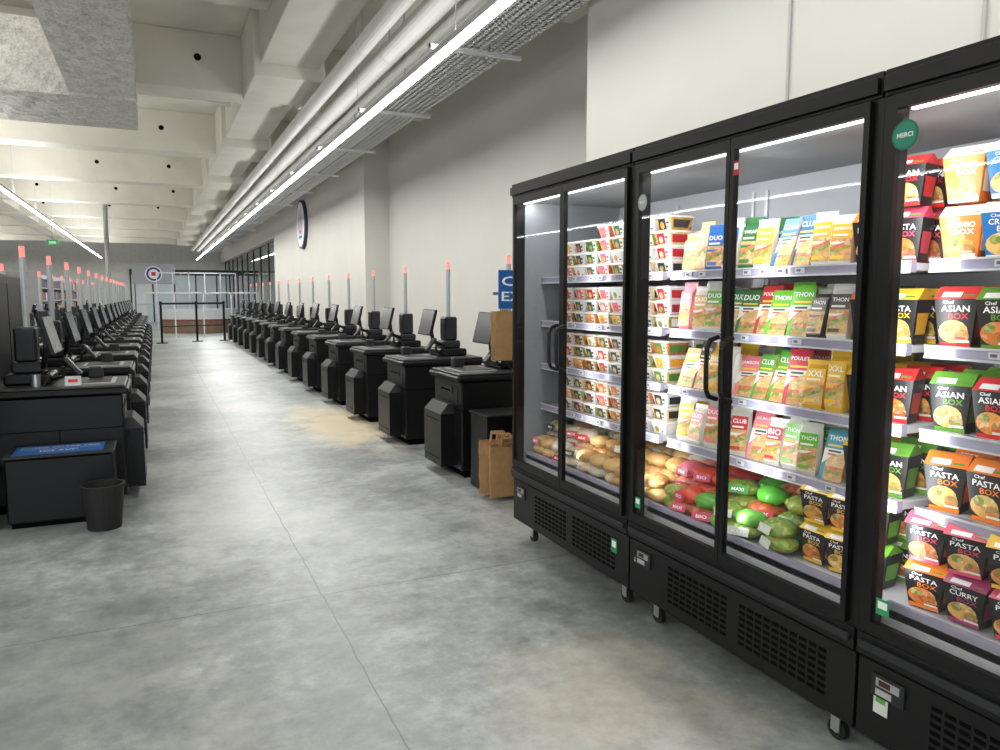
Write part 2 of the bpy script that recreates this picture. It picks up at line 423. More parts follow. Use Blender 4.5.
    l.decal_rect(Dc,-0.04,0.04,0.0,0.026,0.0005,0,(150,150,150)); l.decal_rect(Dc,-0.03,0.01,0.004,0.022,0.001,0,(60,20,20))
    l.decal_rect(Dc,-0.04,0.015,-0.028,-0.008,0.0005,0,(170,170,170))
    l.build('controller_panel',e)
    return e
Y0=4.115
f1=fridge('refrigerated_display_case',Y0-ML,Y0,end_far=True)
f2=fridge('refrigerated_display_case.001',Y0-2*ML,Y0-ML)
f3=fridge('refrigerated_display_case.002',Y0-3*ML,Y0-2*ML,end_near=True)

def stickers(parent,items):
    l=MB([M_MATTE])
    for (kind,y,z,w,h,col,x) in items:
        D=frame((x,y,z),(0,-1,0),(0,0,1))
        if kind=='disc':
            l.decal_disc(D,0,0,w,h,0.001,0,col,24); l.decal_disc(D,0,0,w*0.86,h*0.86,0.0015,0,tuple(min(255,c+25) for c in col),24); l.text(D,'MERCI',0,0,w*1.2,0.002,0,(255,255,255))
        else:
            l.decal_rect(D,-w/2,w/2,-h/2,h/2,0.001,0,col)
            l.decal_rect(D,-w/2*0.7,w/2*0.7,-h*0.1,h*0.35,0.002,0,(235,240,235) if sum(col)<500 else (90,160,70))
    l.build('stickers',parent)
GX=FX-0.021
stickers(f3,[('disc',1.505,1.95,0.042,0.042,(20,110,85),FX-0.031),('rect',1.50,0.56,0.045,0.05,(40,150,90),GX),('rect',1.50,0.26,0.05,0.09,(205,208,200),FX-0.0062)])
stickers(f2,[('disc',2.765,1.90,0.034,0.036,(150,152,150),FX-0.031),('rect',2.185,1.96,0.03,0.05,(190,40,50),FX-0.031),('rect',2.77,0.56,0.04,0.05,(40,150,90),GX),('rect',2.80,0.28,0.02,0.02,(180,180,180),FX-0.0062)])
stickers(f1,[('rect',2.98,0.29,0.05,0.07,(40,140,85),FX-0.0062)])

# ---------------------------------------------------------------- products
def pm(x,y,z,yaw=0,tilt=0):
    return Matrix.Translation((x,y,z))@Matrix.Rotation(yaw,4,'Z')@Matrix.Rotation(tilt,4,'Y')
def carton(mb,w,h,d,body,acc,txt,word,plate=(240,170,60)):
    bw=w*0.36; tw=w*0.5; hb=h*0.80; ins=d*0.12
    b=[(ins,-bw,0),(d-ins,-bw,0),(d-ins,bw,0),(ins,bw,0)]
    t=[(0,-tw,hb),(d,-tw,hb),(d,tw,hb),(0,tw,hb)]
    mb.frus(b,t,0,body)
    r=[(d*0.42,-tw,h),(d*0.58,-tw,h),(d*0.58,tw,h),(d*0.42,tw,h)]
    mb.frus(t,r,0,acc)
    D=frame((ins,0,0),(0,-1,0),(-ins,0,hb)); L=math.hypot(ins,hb)
    mb.decal_rect(D,-bw*0.98,bw*0.98,0.0,L*0.10,0.0008,0,acc)
    st=(0 if body[0]<100 else 1)
    if st:
        mb.set(0,acc if sum(acc)<600 else body); mb.poly([(D@Vector((x,y,0.001)))[:] for x,y in ((-tw*.9,L*.98),(-tw*.85,L*.55),(-tw*.2,L*.62),(tw*.85,L*.5),(tw*.95,L*.98))],[(0,1,2,3,4)])
    mb.decal_disc(D,-w*0.04,L*0.33,w*0.34,L*0.24,0.0014,1,plate)
    mb.decal_disc(D,w*0.16,L*0.24,w*0.17,L*0.14,0.0018,1,tuple(int(c*.75) for c in plate))
    mb.decal_disc(D,-w*0.17,L*0.42,w*0.13,L*0.10,0.0020,1,(110,140,50))
    mb.decal_rect(D,w*0.02,w*0.34,L*0.11,L*0.16,0.0024,0,(235,230,220)); mb.decal_rect(D,w*0.02,w*0.26,L*0.19,L*0.22,0.0024,0,acc)
    mb.text(D,'Chef',-w*.16,L*0.93,w*0.26,0.0015,0,txt,L*.07)
    mb.text(D,word[0],0,L*0.80,w*0.66,0.002,0,txt,L*0.13)
    mb.text(D,word[1],0.01,L*0.65,w*0.46,0.0026,0,acc if not st else (250,250,250),L*0.12)
    for sgn in (-1,1):
        P=[(d*.5-d*.3,sgn*(bw+.22*(tw-bw)+.001),hb*.22),(d*.5+d*.3,sgn*(bw+.22*(tw-bw)+.001),hb*.22),(d*.5+d*.36,sgn*(bw+.7*(tw-bw)+.001),hb*.7),(d*.5-d*.36,sgn*(bw+.7*(tw-bw)+.001),hb*.7)]
        mb.set(0,acc); mb.poly(P,[(0,1,2,3)])
    D3=frame((0,0,hb),(0,-1,0),(d*0.42,0,h-hb)); 
    mb.decal_rect(D3,-tw*0.7,tw*0.2,0.006,h*0.16,0.001,0,txt); mb.decal_rect(D3,tw*0.3,tw*0.8,0.01,h*0.1,0.001,0,(90,150,60))
def sandwich(mb,w,h,d,acc,word,light=True):
    b=[(0,-w/2,0),(d,-w/2,0),(d,w/2,0),(0,w/2,0)]; 
    t=[(d*0.55,-w/2,h),(d*0.62,-w/2,h),(d*0.62,w/2,h),(d*0.55,w/2,h)]
    mb.frus(b,t,1,(215,180,130))
    D=frame((0,0,0),(0,-1,0),(d*0.55,0,h)); L=math.hypot(d*0.55,h)
    mb.decal_rect(D,-w/2,w/2,L*0.62,L,0.001,0,acc)
    mb.set(0,(228,226,218)); mb.poly([(D@Vector((x,y,0.0012)))[:] for x,y in ((-w/2,L*.62),(-w/2,L*.3),(-w*.1,L*.5),(w/2,L*.56),(w/2,L*.62))],[(0,1,2,3,4)])
    mb.decal_rect(D,-w/2,-w/2+w*0.18,0,L*0.5,0.001,0,acc)
    mb.text(D,word,0,L*0.83,w*0.82,0.002,0,(250,250,250) if light else (40,40,40),L*0.17)
    mb.decal_rect(D,-w*0.3,w*0.5,L*0.06,L*0.13,0.0015,1,(200,160,100)); mb.decal_rect(D,-w*0.3,w*0.5,L*0.13,L*0.20,0.0015,1,(90,150,50)); mb.decal_rect(D,-w*0.3,w*0.5,L*0.20,L*0.27,0.0015,1,(215,100,90)); mb.decal_rect(D,-w*0.3,w*0.5,L*0.27,L*0.36,0.0015,1,(225,190,130))
    mb.decal_rect(D,-w*0.32,w*0.25,L*0.55,L*0.59,0.002,0,(50,90,50)); mb.decal_rect(D,-w*0.32,w*0.05,L*0.49,L*0.52,0.002,0,(200,60,60))
    mb.decal_rect(D,-w*0.38,w*0.38,L*0.665,L*0.70,0.002,0,(240,200,60))
def wrappack(mb,w,h,d,acc,word):
    z=[0,h*0.08,h*0.45,h*0.82,h*0.9,h]; dd=[d*0.7,d,d*0.95,d*0.45,0.004,0.004]; ww=[0.9,1,1,0.98,0.95,1.0]
    P=[];F=[]
    for k in range(6):
        a=dd[k]/2; b=w/2*ww[k]; c=d/2
        P+= [(c-a,-b*0.8,z[k]),(c,-b,z[k]),(c+a,-b*0.8,z[k]),(c+a,b*0.8,z[k]),(c,b,z[k]),(c-a,b*0.8,z[k])]
    for k in range(5):
        o=k*6
        for i in range(6): F.append((o+i,o+(i+1)%6,o+6+(i+1)%6,o+6+i))
    F.append((30,31,32,33,34,35)); F.append((5,4,3,2,1,0))
    mb.set(0,acc if random.random()<.5 else (225,223,214)); mb.poly(P,F)
    D=frame((0,0,h*0.1),(0,-1,0),(0.01,0,h*0.72))
    L=h*0.72
    mb.decal_rect(D,-w*0.4,w*0.4,L*0.6,L*0.98,0.003,0,acc)
    mb.decal_rect(D,-w*0.4,w*0.4,0,L*0.6,0.003,1,(205,165,110))
    mb.set(1,(100,145,55)); mb.poly([(D@Vector((x,y,0.004)))[:] for x,y in ((-w*.4,L*.15),(w*.4,L*.36),(w*.4,L*.5),(-w*.4,L*.3))],[(0,1,2,3)])
    mb.set(1,(210,90,80)); mb.poly([(D@Vector((x,y,0.0045)))[:] for x,y in ((-w*.4,L*.28),(w*.4,L*.48),(w*.4,L*.55),(-w*.4,L*.36))],[(0,1,2,3)])
    mb.decal_rect(D,-w*0.35,w*0.12,L*0.04,L*0.13,0.005,0,acc); mb.decal_rect(D,-w*0.33,w*0.22,L*0.65,L*0.70,0.005,0,(240,235,225))
    mb.text(D,word,0,L*0.84,w*0.66,0.005,0,(250,250,250) if sum(acc)<600 else (50,50,50),L*0.18)
def tub(mb,w,h,d,col,c2,pale):
    b=[(d*.12,-w*.38,0),(d*.88,-w*.38,0),(d*.88,w*.38,0),(d*.12,w*.38,0)]
    t=[(0,-w/2,h*.85),(d,-w/2,h*.85),(d,w/2,h*.85),(0,w/2,h*.85)]
    if pale: mb.frus(b,t,0,(215,214,210))
    else: mb.frus(b,t,1,c2)
    mb.box(-.003,d+.003,-w/2-.003,w/2+.003,h*.85,h*.93,0,(232,232,232))
    mb.box(.006,d-.006,-w/2+.006,w/2-.006,h*.93,h,0,(225,215,205))
    D=frame((d*.12,0,0),(0,-1,0),(-d*.12,0,h*.85)); L=h*.85
    mb.decal_rect(D,-w*.34,w*.12,L*.08,L*.95,0.002,0,col); mb.decal_rect(D,w*.12,w*.36,L*.08,L*.95,0.002,0,(228,226,220))
    mb.decal_disc(D,-w*.12,L*.42,w*.13,L*.30,0.003,1,c2)
    mb.decal_rect(D,w*.15,w*.32,L*.5,L*.72,0.003,0,col); mb.decal_rect(D,w*.15,w*.28,L*.2,L*.34,0.003,0,(70,70,70))
    for sgn in (-1,1):
        P=[(d*.18,sgn*(w*.4+.0015),h*.15),(d*.82,sgn*(w*.4+.0015),h*.15),(d*.88,sgn*(w*.475+.0015),h*.7),(d*.12,sgn*(w*.475+.0015),h*.7)]
        mb.set(0,col); mb.poly(P,[(0,1,2,3)])
def pillow(mb,w,h,d,col,food=True,col2=None):
    nu,nv=10,7; P=[];F=[]
    for i in range(nv+1):
        v=i/nv*2-1
        th=max(0.04,(1-abs(v)**3))
        for j in range(nu):
            a=2*math.pi*j/nu
            jr=random.uniform(0.88,1.12)
            P.append((d/2+math.cos(a)*d/2*th*jr, v*w/2, h/2+math.sin(a)*h/2*th*jr if abs(v)<0.99 else h/2))
    for i in range(nv):
        for j in range(nu): F.append((i*nu+j,i*nu+(j+1)%nu,(i+1)*nu+(j+1)%nu,(i+1)*nu+j))
    mb.set(1 if food else 0,col); mb.poly(P,F)
    if col2:
        D=frame((d*0.02,0,h*0.5),(0,-1,0),(0.35,0,1)); mb.decal_rect(D,-w*.26,w*.26,-h*.22,h*.26,h*0.10,0,col2)
        mb.text(D,random.choice(['MAXI','MIX','BIO']),0,0,w*.3,h*0.10+0.002,0,(255,255,255),h*.2)
CT=[((28,26,26),(240,130,40),('PASTA','BOX')),((28,26,26),(225,80,105),('PASTA','BOX')),((35,110,175),(240,228,210),('CREMIO','BOX')),((240,125,45),(245,232,210),('CREMIO','BOX')),
    ((28,26,26),(215,50,50),('ASIAN','BOX')),((28,26,26),(100,160,50),('ASIAN','BOX')),((232,225,215),(225,85,125),('SALADE','BIO')),((232,222,208),(238,125,80),('SALADE','BIO')),((28,26,26),(235,190,50),('PASTA','BOX')),
    ((200,40,60),(240,230,220),('RISOTTO','MIX')),((28,26,26),(170,60,110),('CURRY','BOX'))]
tb=MB([M_PACK,M_FOOD])
TC=[(180,30,45),(35,100,55),(225,90,125),(225,225,215),(235,160,50),(45,45,48),(150,30,55)]
ya,yb=Y0-ML+0.09,Y0-0.16
for si,z in enumerate(SH):
    pal=[[(35,100,55),(225,225,215),(235,90,125),(45,45,48)],[(180,30,45),(190,50,65),(235,100,130),(45,45,48)],[(45,45,48),(180,40,45),(70,130,55)],[(205,90,60),(45,45,48),(190,110,50)]][si]
    y=ya
    while y<yb:
        c=random.choice(pal)
        for xx in (2.19,2.34,2.49):
            for k in range(3 if (si or random.random()<.6) else 4):
                tb.M=pm(xx+random.uniform(-.004,.006),y,z+0.001+k*0.068,random.uniform(-.05,.05)); tub(tb,0.118,0.066,0.13,c if random.random()<.6 else random.choice(TC),random.choice([(200,140,60),(105,140,50),(205,90,45),(225,205,160)]),random.random()<.5)
        y+=0.128
tb.build('salad_tubs')
sw=MB([M_PACK,M_FOOD])
cb=MB([M_PACK,M_FOOD])
def put_carton(x,y,z,t,w=0.115,h=0.17,yaw=0.0):
    b,a,wd=t; txt=(250,250,250)
    cb.M=pm(x,y,z+0.001,yaw); carton(cb,w,h,0.10,b,a,txt,wd,random.choice([(225,150,50),(220,105,40),(235,190,110)]))
ya,yb=Y0-2*ML+0.09,Y0-ML-0.05
WORDS=['MAXI','MEGA','CLUB','WRAP','XXL','BIO','THON','POULET','JAMBON','SAUMON','DUO','BAGEL']
NEARC=[(105,178,55),(25,105,180),(225,95,115),(235,235,228),(62,54,46),(90,165,60),(235,185,50),(40,150,170),(190,45,60)]
FARC=[(235,235,228),(215,170,115),(185,45,50),(50,115,60),(25,100,175),(235,130,140),(235,190,60)]
for si,z in enumerate(SH):
    for k in range(2):
        t=CT[[1,0,8,0,4,8,5,8][si*2+k]]
        for xx in (2.44,2.31,2.19): put_carton(xx,ya+k*0.125,z,t,0.118,0.18,random.uniform(.05,.3))
        if si==0 and k==0:
            for xx in (2.44,2.31,2.19): put_carton(xx,ya+k*0.125,z+0.182,CT[4],0.118,0.16,random.uniform(.05,.3))
    y=ya+0.25
    grp=0; last=None
    while y<yb:
        far = y>Y0-ML-0.62
        if grp==0:
            c=random.choice([q for q in (FARC if far else NEARC) if q!=last]); last=c
            wd=random.choice(WORDS); grp=random.choice([1,2,2]); kind=random.random()<0.5
        grp-=1
        for xx in (2.50,2.40,2.295,2.19):
            hgt=random.uniform(0.17,0.218)
            cc=c if random.random()<.85 else random.choice(NEARC)
            sw.M=pm(xx+random.uniform(-.01,.01),y+random.uniform(-.008,.008),z+0.001,random.uniform(-.1,.5),random.uniform(.04,.2))
            if kind: sandwich(sw,0.088,hgt,0.09,cc,wd,sum(cc)<600)
            else: wrappack(sw,0.088,hgt+0.01,0.06,cc,wd)
        y+=0.092
sw.M=Matrix.Identity(4)
sw.build('sandwich_packs')
ya,yb=Y0-3*ML+0.1,Y0-2*ML-0.06
plan={0:[3,2,3,2,6,3,2],1:[4,5,6,6,0,8,6],2:[5,4,7,7,1,7,4],3:[0,0,6,6,8,9,0]}
for si,z in enumerate(SH):
    y=yb-0.04; i=0
    while y>ya-0.02:
        t=CT[plan[si][i%7]]
        for xx in (2.43,2.31,2.19):
            hh=[0.17,0.185,0.18,0.185][si]*random.uniform(.97,1.02)
            put_carton(xx,y,z,t,0.122,hh,random.uniform(.0,.3))
            if si==0: put_carton(xx+0.01,y+0.01,z+0.175,t,0.122,0.168,random.uniform(-.02,.3))
        y-=0.128; i+=1
for lev in (0,1):
    y=yb-0.04;i=0
    while y>ya-0.02:
        t=CT[[0,10,1,1,8,9,6][(i+2*lev)%7]]
        for xx in (2.40,2.26,2.12): put_carton(xx,y+random.uniform(-.01,.01),DECK+lev*0.146,t,0.124,0.145,random.uniform(0,.3))
        y-=0.13;i+=1
for lev in (0,1):
    for k in range(3):
        for xx in (2.40,2.26,2.13): put_carton(xx,Y0-2*ML+0.10+k*0.122,DECK+lev*0.146,CT[[5,8,8][k]],0.116,0.145,random.uniform(0,.3))
cb.build('meal_box_cartons')
bg=MB([M_PACK,M_FOOD])
y=Y0-2*ML+0.50; 
while y<Y0-0.12:
    rel=(y-(Y0-2*ML))
    if rel<0.82: pal=[((80,165,50),(50,135,45)),((75,155,60),(35,120,45)),((215,70,50),(190,45,55)),((105,175,70),(225,225,215))]
    elif rel<1.15: pal=[((205,55,55),(210,60,100)),((215,80,50),(215,70,110)),((225,110,130),(170,30,60)),((90,165,60),(190,40,60))]
    elif rel<1.95: pal=[((205,165,105),None),((190,145,88),None),((215,185,140),(225,220,210)),((205,195,175),None)]
    else: pal=[((210,170,115),(215,120,140)),((215,210,200),(190,50,55)),((160,170,150),(50,50,50))]
    for lev in range(3):
        for xx in (2.42,2.30,2.16,2.06):
            if lev==2 and xx<2.1: continue
            c,c2=random.choice(pal)
            bg.M=pm(xx,y+random.uniform(-.02,.02),DECK+0.002+lev*0.066*(1 if xx>2.1 else .8),random.uniform(-.4,.6),random.uniform(-.15,.1) if lev else 0); pillow(bg,random.uniform(.14,.17),0.07,random.uniform(.11,.13),c,random.random()<.6,c2 if random.random()<.7 else None)
    y+=0.125
bg.build('bagged_food',smooth=True)
pt=MB([M_MATTE])
for mi_ in range(3):
    for z in SH:
        y=Y0-(mi_+1)*ML+0.1
        while y<Y0-mi_*ML-0.1:
            D=frame((2.1405,y,z-0.011),(0,-1,0),(0,0,1)); 
            if random.random()<.5:
                pt.decal_rect(D,-.022,.022,-.010,.010,0.0008,0,(200,200,204)); pt.decal_rect(D,-.016,.004,-.004,.005,0.0014,0,(90,90,95))
            y+=0.09
pt.build('price_labels')

# ---------------------------------------------------------------- checkouts
def checkout_mesh(s):
    mb=MB([M_BLACK,M_TOP,M_DKGREY,M_POLE,M_SCREEN if s>0 else M_SCREEN_GLARE,M_RED,M_BLACK2,M_MATTE]); mb.M=Matrix.Scale(-1,4,(1,0,0)) if s<0 else Matrix.Identity(4)
    mb.box(0.09,0.84,0.03,0.60,0.0,0.08,6)
    mb.bbox(0.05,0.88,0.0,0.64,0.06,0.80,0.012,0)
    mb.box(0.048,0.882,-0.002,0.642,0.56,0.566,6)
    mb.box(0.45,0.456,-0.002,0.3,0.1,0.56,6)
    mb.box(0.47,0.485,-0.008,0.0,0.33,0.39,2)
    mb.bbox(0.01,0.90,-0.03,0.68,0.80,0.845,0.012,0)
    mb.bbox(0.03,0.88,-0.015,0.66,0.845,0.865,0.008,1)
    x0,x1=-0.07,0.05
    mb.frus([(x0,.16,.08),(x1,.16,.08),(x1,.58,.08),(x0,.58,.08)],[(x0,.16,.52),(x1,.16,.52),(x1,.58,.52),(x0,.58,.52)],0)
    mb.frus([(x0,.16,.52),(x1,.16,.52),(x1,.58,.52),(x0,.58,.52)],[(x0+.07,.18,.60),(x1,.18,.60),(x1,.56,.60),(x0+.07,.56,.60)],2)
    mb.box(x0-.003,x0,.2,.54,.14,.145,6); mb.box(x0-.003,x0,.2,.54,.46,.465,6)
    mb.box(0.045,0.05,.08,.13,.6,.72,2); mb.box(0.044,0.05,.2,.5,.68,.74,2); mb.box(0.042,0.045,.24,.46,.70,.715,6)
    mb.box(0.10,0.42,0.12,0.52,0.865,0.872,3); mb.box(0.13,0.39,0.16,0.48,0.872,0.876,0)
    mb.bbox(0.50,0.80,0.22,0.60,0.865,0.94,0.015,0)
    mb.bbox(0.56,0.76,0.30,0.50,0.94,1.02,0.015,2)
    mb.bbox(0.60,0.74,0.34,0.50,1.02,1.27,0.015,2)
    mb.box(0.597,0.60,0.36,0.48,1.06,1.2,0)
    mb.cyl((0.66,0.40,1.27),(0.66,0.40,1.77),0.022,12,3)
    mb.cyl((0.66,0.40,1.77),(0.66,0.40,1.845),0.018,12,5)
    mx=0.38 if s>0 else 0.49
    mb.tube([(0.56,0.30,0.98),(mx+.06,0.28,1.02),(mx+.04,0.27,1.15)],0.02,8,0)
    Mo=mb.M.copy()
    mb.M=Mo@Matrix.Translation((mx,0.27 if s>0 else 0.17,1.22))@Matrix.Rotation(math.radians(14),4,'Y')@Matrix.Rotation(math.radians(3),4,'Z')
    mb.bbox(-0.014,0.014,-0.17,0.17,-0.135,0.135,0.006,0)
    mb.box(-0.016,-0.014,-0.16,0.16,-0.125,0.125,4)
    mb.box(0.014,0.05,-0.06,0.06,-0.08,0.06,0)
    mb.M=Mo
    mb.tube([(0.50,0.22,0.9),(0.42,0.12,0.93),(0.42,0.12,1.0)],0.012,8,0)
    mb.M=Mo@Matrix.Translation((0.36,0.12,1.0))@Matrix.Rotation(math.radians(40),4,'Y')
    mb.bbox(-0.015,0.015,-0.04,0.04,-0.08,0.08,0.008,2); mb.box(-0.017,-0.015,-0.03,0.03,0.0,0.06,0)
    mb.M=Mo
    mb.bbox(0.2,0.3,0.55,0.64,0.865,0.95,0.01,2)
    mb.tube([(0.55,0.25,0.94),(0.50,0.19,0.98),(0.52,0.12,0.92),(0.54,0.10,0.87)],0.006,6,0)
    if s<0:
        for i,f in enumerate(mb.f): mb.f[i]=f[::-1]
    return mb
mr=checkout_mesh(1).build('c'); ml=checkout_mesh(-1).build('c')
MR,ML_=mr.data,ml.data
bpy.data.objects.remove(mr); bpy.data.objects.remove(ml)
cnt=0
def put_checkout(me,x,y):
    global cnt
    o=bpy.data.objects.new('self_checkout_machine' if cnt==0 else 'self_checkout_machine.%03d'%cnt,me); COL.objects.link(o); o.location=(x,y,0); cnt+=1
for i in range(14): put_checkout(MR,2.17,5.6+1.5*i)
for i in range(14): put_checkout(ML_,-0.19,5.95+1.5*i)
for i in range(11): put_checkout(MR,-2.2,9.6+1.5*i)

mb=MB([M_BLACK,M_DKGREY,M_BLACK2])
mb.bbox(-1.95,-1.17,5.2,8.6,0.03,1.68,0.015,0); mb.box(-1.9,-1.2,5.25,8.55,0,0.03,2)
for k in range(4):
    mb.box(-1.172,-1.165,5.25+k*0.84,6.03+k*0.84,0.1,1.6,1)
mb.build('storage_cabinet',bevel=0.004)

mb=MB([M_BLACK,M_DKGREY,M_BLUE,M_MATTE,M_BLACK2])
mb.bbox(-0.92,-0.30,5.55,5.915,0.03,0.455,0.012,0); mb.box(-0.9,-0.32,5.57,5.9,0,0.03,4)
mb.bbox(-0.93,-0.29,5.54,5.915,0.455,0.475,0.006,1)
mb.box(-0.88,-0.36,5.58,5.86,0.475,0.479,2)
D=frame((-0.62,5.72,0.479),(1,0,0),(0,1,0))
mb.text(D,'POSEZ VOTRE SAC',0,0.06,0.46,0.001,3,(235,240,250)); mb.text(D,'ICI SVP',0,-0.06,0.22,0.001,3,(235,240,250))
mb.decal_rect(D,-0.24,0.24,0.0,0.006,0.001,3,(235,240,250))
mb.build('bagging_scale')
def bin_(mb,x,y,r0,r1,h):
    n=24;P=[];F=[]
    prof=[(r0,0),(r1,h-.02),(r1+.008,h-.02),(r1+.008,h),(r1-.006,h),(r0-.006,.012)]
    for rr,z in prof:
        for i in range(n):
            a=2*math.pi*i/n; P.append((x+rr*math.cos(a),y+rr*math.sin(a),z))
    for k in range(len(prof)-1):
        for i in range(n): F.append((k*n+i,k*n+(i+1)%n,(k+1)*n+(i+1)%n,(k+1)*n+i))
    F.append(tuple(reversed(range(n)))); F.append(tuple(range((len(prof)-1)*n,len(prof)*n)))
    mb.poly(P,F)
mb=MB([M_RUB]); bin_(mb,-0.36,5.38,0.10,0.125,0.29); mb.build('waste_bin',smooth=False)
mb=MB([M_WHITEP,M_BLACK]); mb.bbox(-1.13,-0.98,5.45,5.62,0.0,0.06,0.01,0); mb.tube([(-1.05,5.6,0.05),(-1.0,5.75,0.1),(-1.0,5.93,0.35)],0.008,8,1); mb.build('power_strip')
mb=MB([M_STEEL,M_WHITEP]); mb.cyl((-0.78,6.06,0.867),(-0.78,6.06,0.95),0.032,18,0); mb.build('steel_cup')
mb=MB([M_WHITEP,M_MATTE]); 
mb.frus([(-.60,6.00,.867),(-.50,6.00,.867),(-.50,6.05,.867),(-.60,6.05,.867)],[(-.60,6.04,.93),(-.50,6.04,.93),(-.50,6.05,.93),(-.60,6.05,.93)],0)
mb.decal_rect(frame((-.55,6.02,.899),(1,0,0),(0,.04,.063)),-.03,.03,-.012,.012,0.003,1,(210,40,40)); mb.build('notice_card')

e=empty('paper_bag_stand',(0,0,0))
mb=MB([M_BLACK,M_DKGREY,M_STEEL])
mb.bbox(2.22,2.75,5.08,5.42,0.0,0.10,0.01,0); mb.box(2.22,2.24,5.08,5.42,.1,.58,0); mb.box(2.73,2.75,5.08,5.42,.1,.58,0); mb.box(2.22,2.75,5.40,5.42,.1,.58,0)
mb.bbox(2.21,2.76,5.07,5.43,0.58,0.60,0.006,0)
mb.cyl((2.50,5.12,0.6),(2.50,5.12,1.72),0.014,10,2); mb.box(2.28,2.72,5.10,5.115,1.50,1.52,2)
mb.build('stand_frame',e)
mb=MB([M_KRAFT])
def bag(mb,x,y,z,w,h,yaw):
    mb.M=pm(x,y,z,yaw)
    ny,nz=6,6; P=[];F=[]
    for side,yy in ((0,-1),(1,1)):
        o=len(P)
        for i in range(ny+1):
            for j in range(nz+1):
                edge=min(i,ny-i)/ny*2
                th=0.006+0.012*edge+0.006*(j/nz)
                P.append((-w/2+w*i/ny+(0.004*math.sin(j*2.1)), yy*th+random.uniform(-.0025,.0025), h*j/nz))
        for i in range(ny):
            for j in range(nz):
                a=o+i*(nz+1)+j; q=(a,a+nz+1,a+nz+2,a+1); F.append(q if side==0 else q[::-1])
    n2=(ny+1)*(nz+1)
    for j in range(nz):
        F.append((j,j+1,n2+j+1,n2+j)); k=ny*(nz+1)+j; F.append((k+1,k,n2+k,n2+k+1))
    mb.poly(P,F)
    for yy in (-.014,.014): mb.tube([(-w*.2,yy,h-.03),(-w*.17,yy,h+.06),(w*.17,yy,h+.06),(w*.2,yy,h-.03)],0.005,6,0)
for k in range(5): bag(mb,2.28+random.uniform(-.03,.03),4.88+k*0.038,0.03,0.28,0.38+random.uniform(-.04,.04),random.uniform(-.2,.2))
for k in range(3): bag(mb,2.385+random.uniform(-.01,.01),5.0+k*0.035,1.02,0.27,0.36,random.uniform(-.06,.06))
mb.M=Matrix.Identity(4); mb.build('kraft_bags',e)
mb=MB([M_BLUE,M_MATTE]); mb.box(2.27,2.85,4.975,4.99,1.40,1.68,0)
D=frame((2.56,4.975,1.54),(1,0,0),(0,0,1)); mb.text(D,'CAISSE',-0.02,0.06,0.50,0.002,1,(245,245,250),0.07); mb.text(D,'EXPRESS',0.0,-0.05,0.54,0.002,1,(245,245,250),0.07)
mb.box(2.48,2.52,4.99,5.106,1.50,1.52,0)
mb.build('header_sign',e)

e=empty('round_wall_sign',(3.469,19.4,3.25))
mb=MB([M_MATTE])
mb.cyl((0,0,0),(-0.08,0,0),0.60,40,0,(60,66,90))
D=frame((-0.081,0,0),(0,-1,0),(0,0,1)); mb.decal_disc(D,0,0,.55,.55,0.002,0,(235,235,235),36); mb.decal_disc(D,0,0,.40,.40,0.004,0,(205,208,225),36)
mb.text(D,'U',0,-0.02,0.36,0.006,0,(200,40,50)); mb.decal_rect(D,-.2,.2,-.34,-.28,0.006,0,(30,60,140)); mb.build('sign_disc',e)
mb=MB([M_STEEL,plain('conduit_grey',(170,170,168),0.5)])
for y in (2.98,1.98): mb.cyl((2.969,y,2.2),(2.969,y,ZC-0.02),0.008,8,1)
mb.build('wall_conduit')

def window_run(name,x,y0,y1,z1,n):
    e=empty(name)
    mb=MB([M_DKGREY,M_GLASSB])
    for i in range(n+1):
        y=y0+(y1-y0)*i/n; mb.box(x-.03,x+.03,y-.03,y+.03,0,z1,0)
    mb.box(x-.03,x+.03,y0,y1,z1-.06,z1,0); mb.box(x-.03,x+.03,y0,y1,0,.1,0)
    mb.set(1); mb.poly([(x,y0,0.1),(x,y1,0.1),(x,y1,z1),(x,y0,z1)],[(0,1,2,3)])
    mb.build('frame_and_panes',e)
window_run('window_1',3.6,24.7,44,3.3,9)
for i,(x,y) in enumerate(((0.15,25.6),(1.2,26.2),(2.05,26.4))):
    e=empty('barrier_post' if i==0 else 'barrier_post.%03d'%i,(x,y,0)); mb=MB([M_BLACK,M_RUB])
    mb.cyl((0,0,0),(0,0,0.025),0.17,24,0); mb.cyl((0,0,0.025),(0,0,1.2),0.035,14,0); mb.cyl((0,0,1.2),(0,0,1.3),0.045,14,0)
    if i<2:
        nx,ny=[(1.2,26.2),(2.05,26.4)][i]; dx,dy=nx-x,ny-y
        mb.set(1); mb.poly([(0,0,1.2),(dx,dy,1.2),(dx,dy,1.26),(0,0,1.26)],[(0,1,2,3)])
        mb.set(1); mb.poly([(0,0,.5),(dx,dy,.5),(dx,dy,.53),(0,0,.53)],[(0,1,2,3)])
    mb.build('post',e)
mb=MB([M_WHITEP,M_WOOD,M_MATTE]); n=14
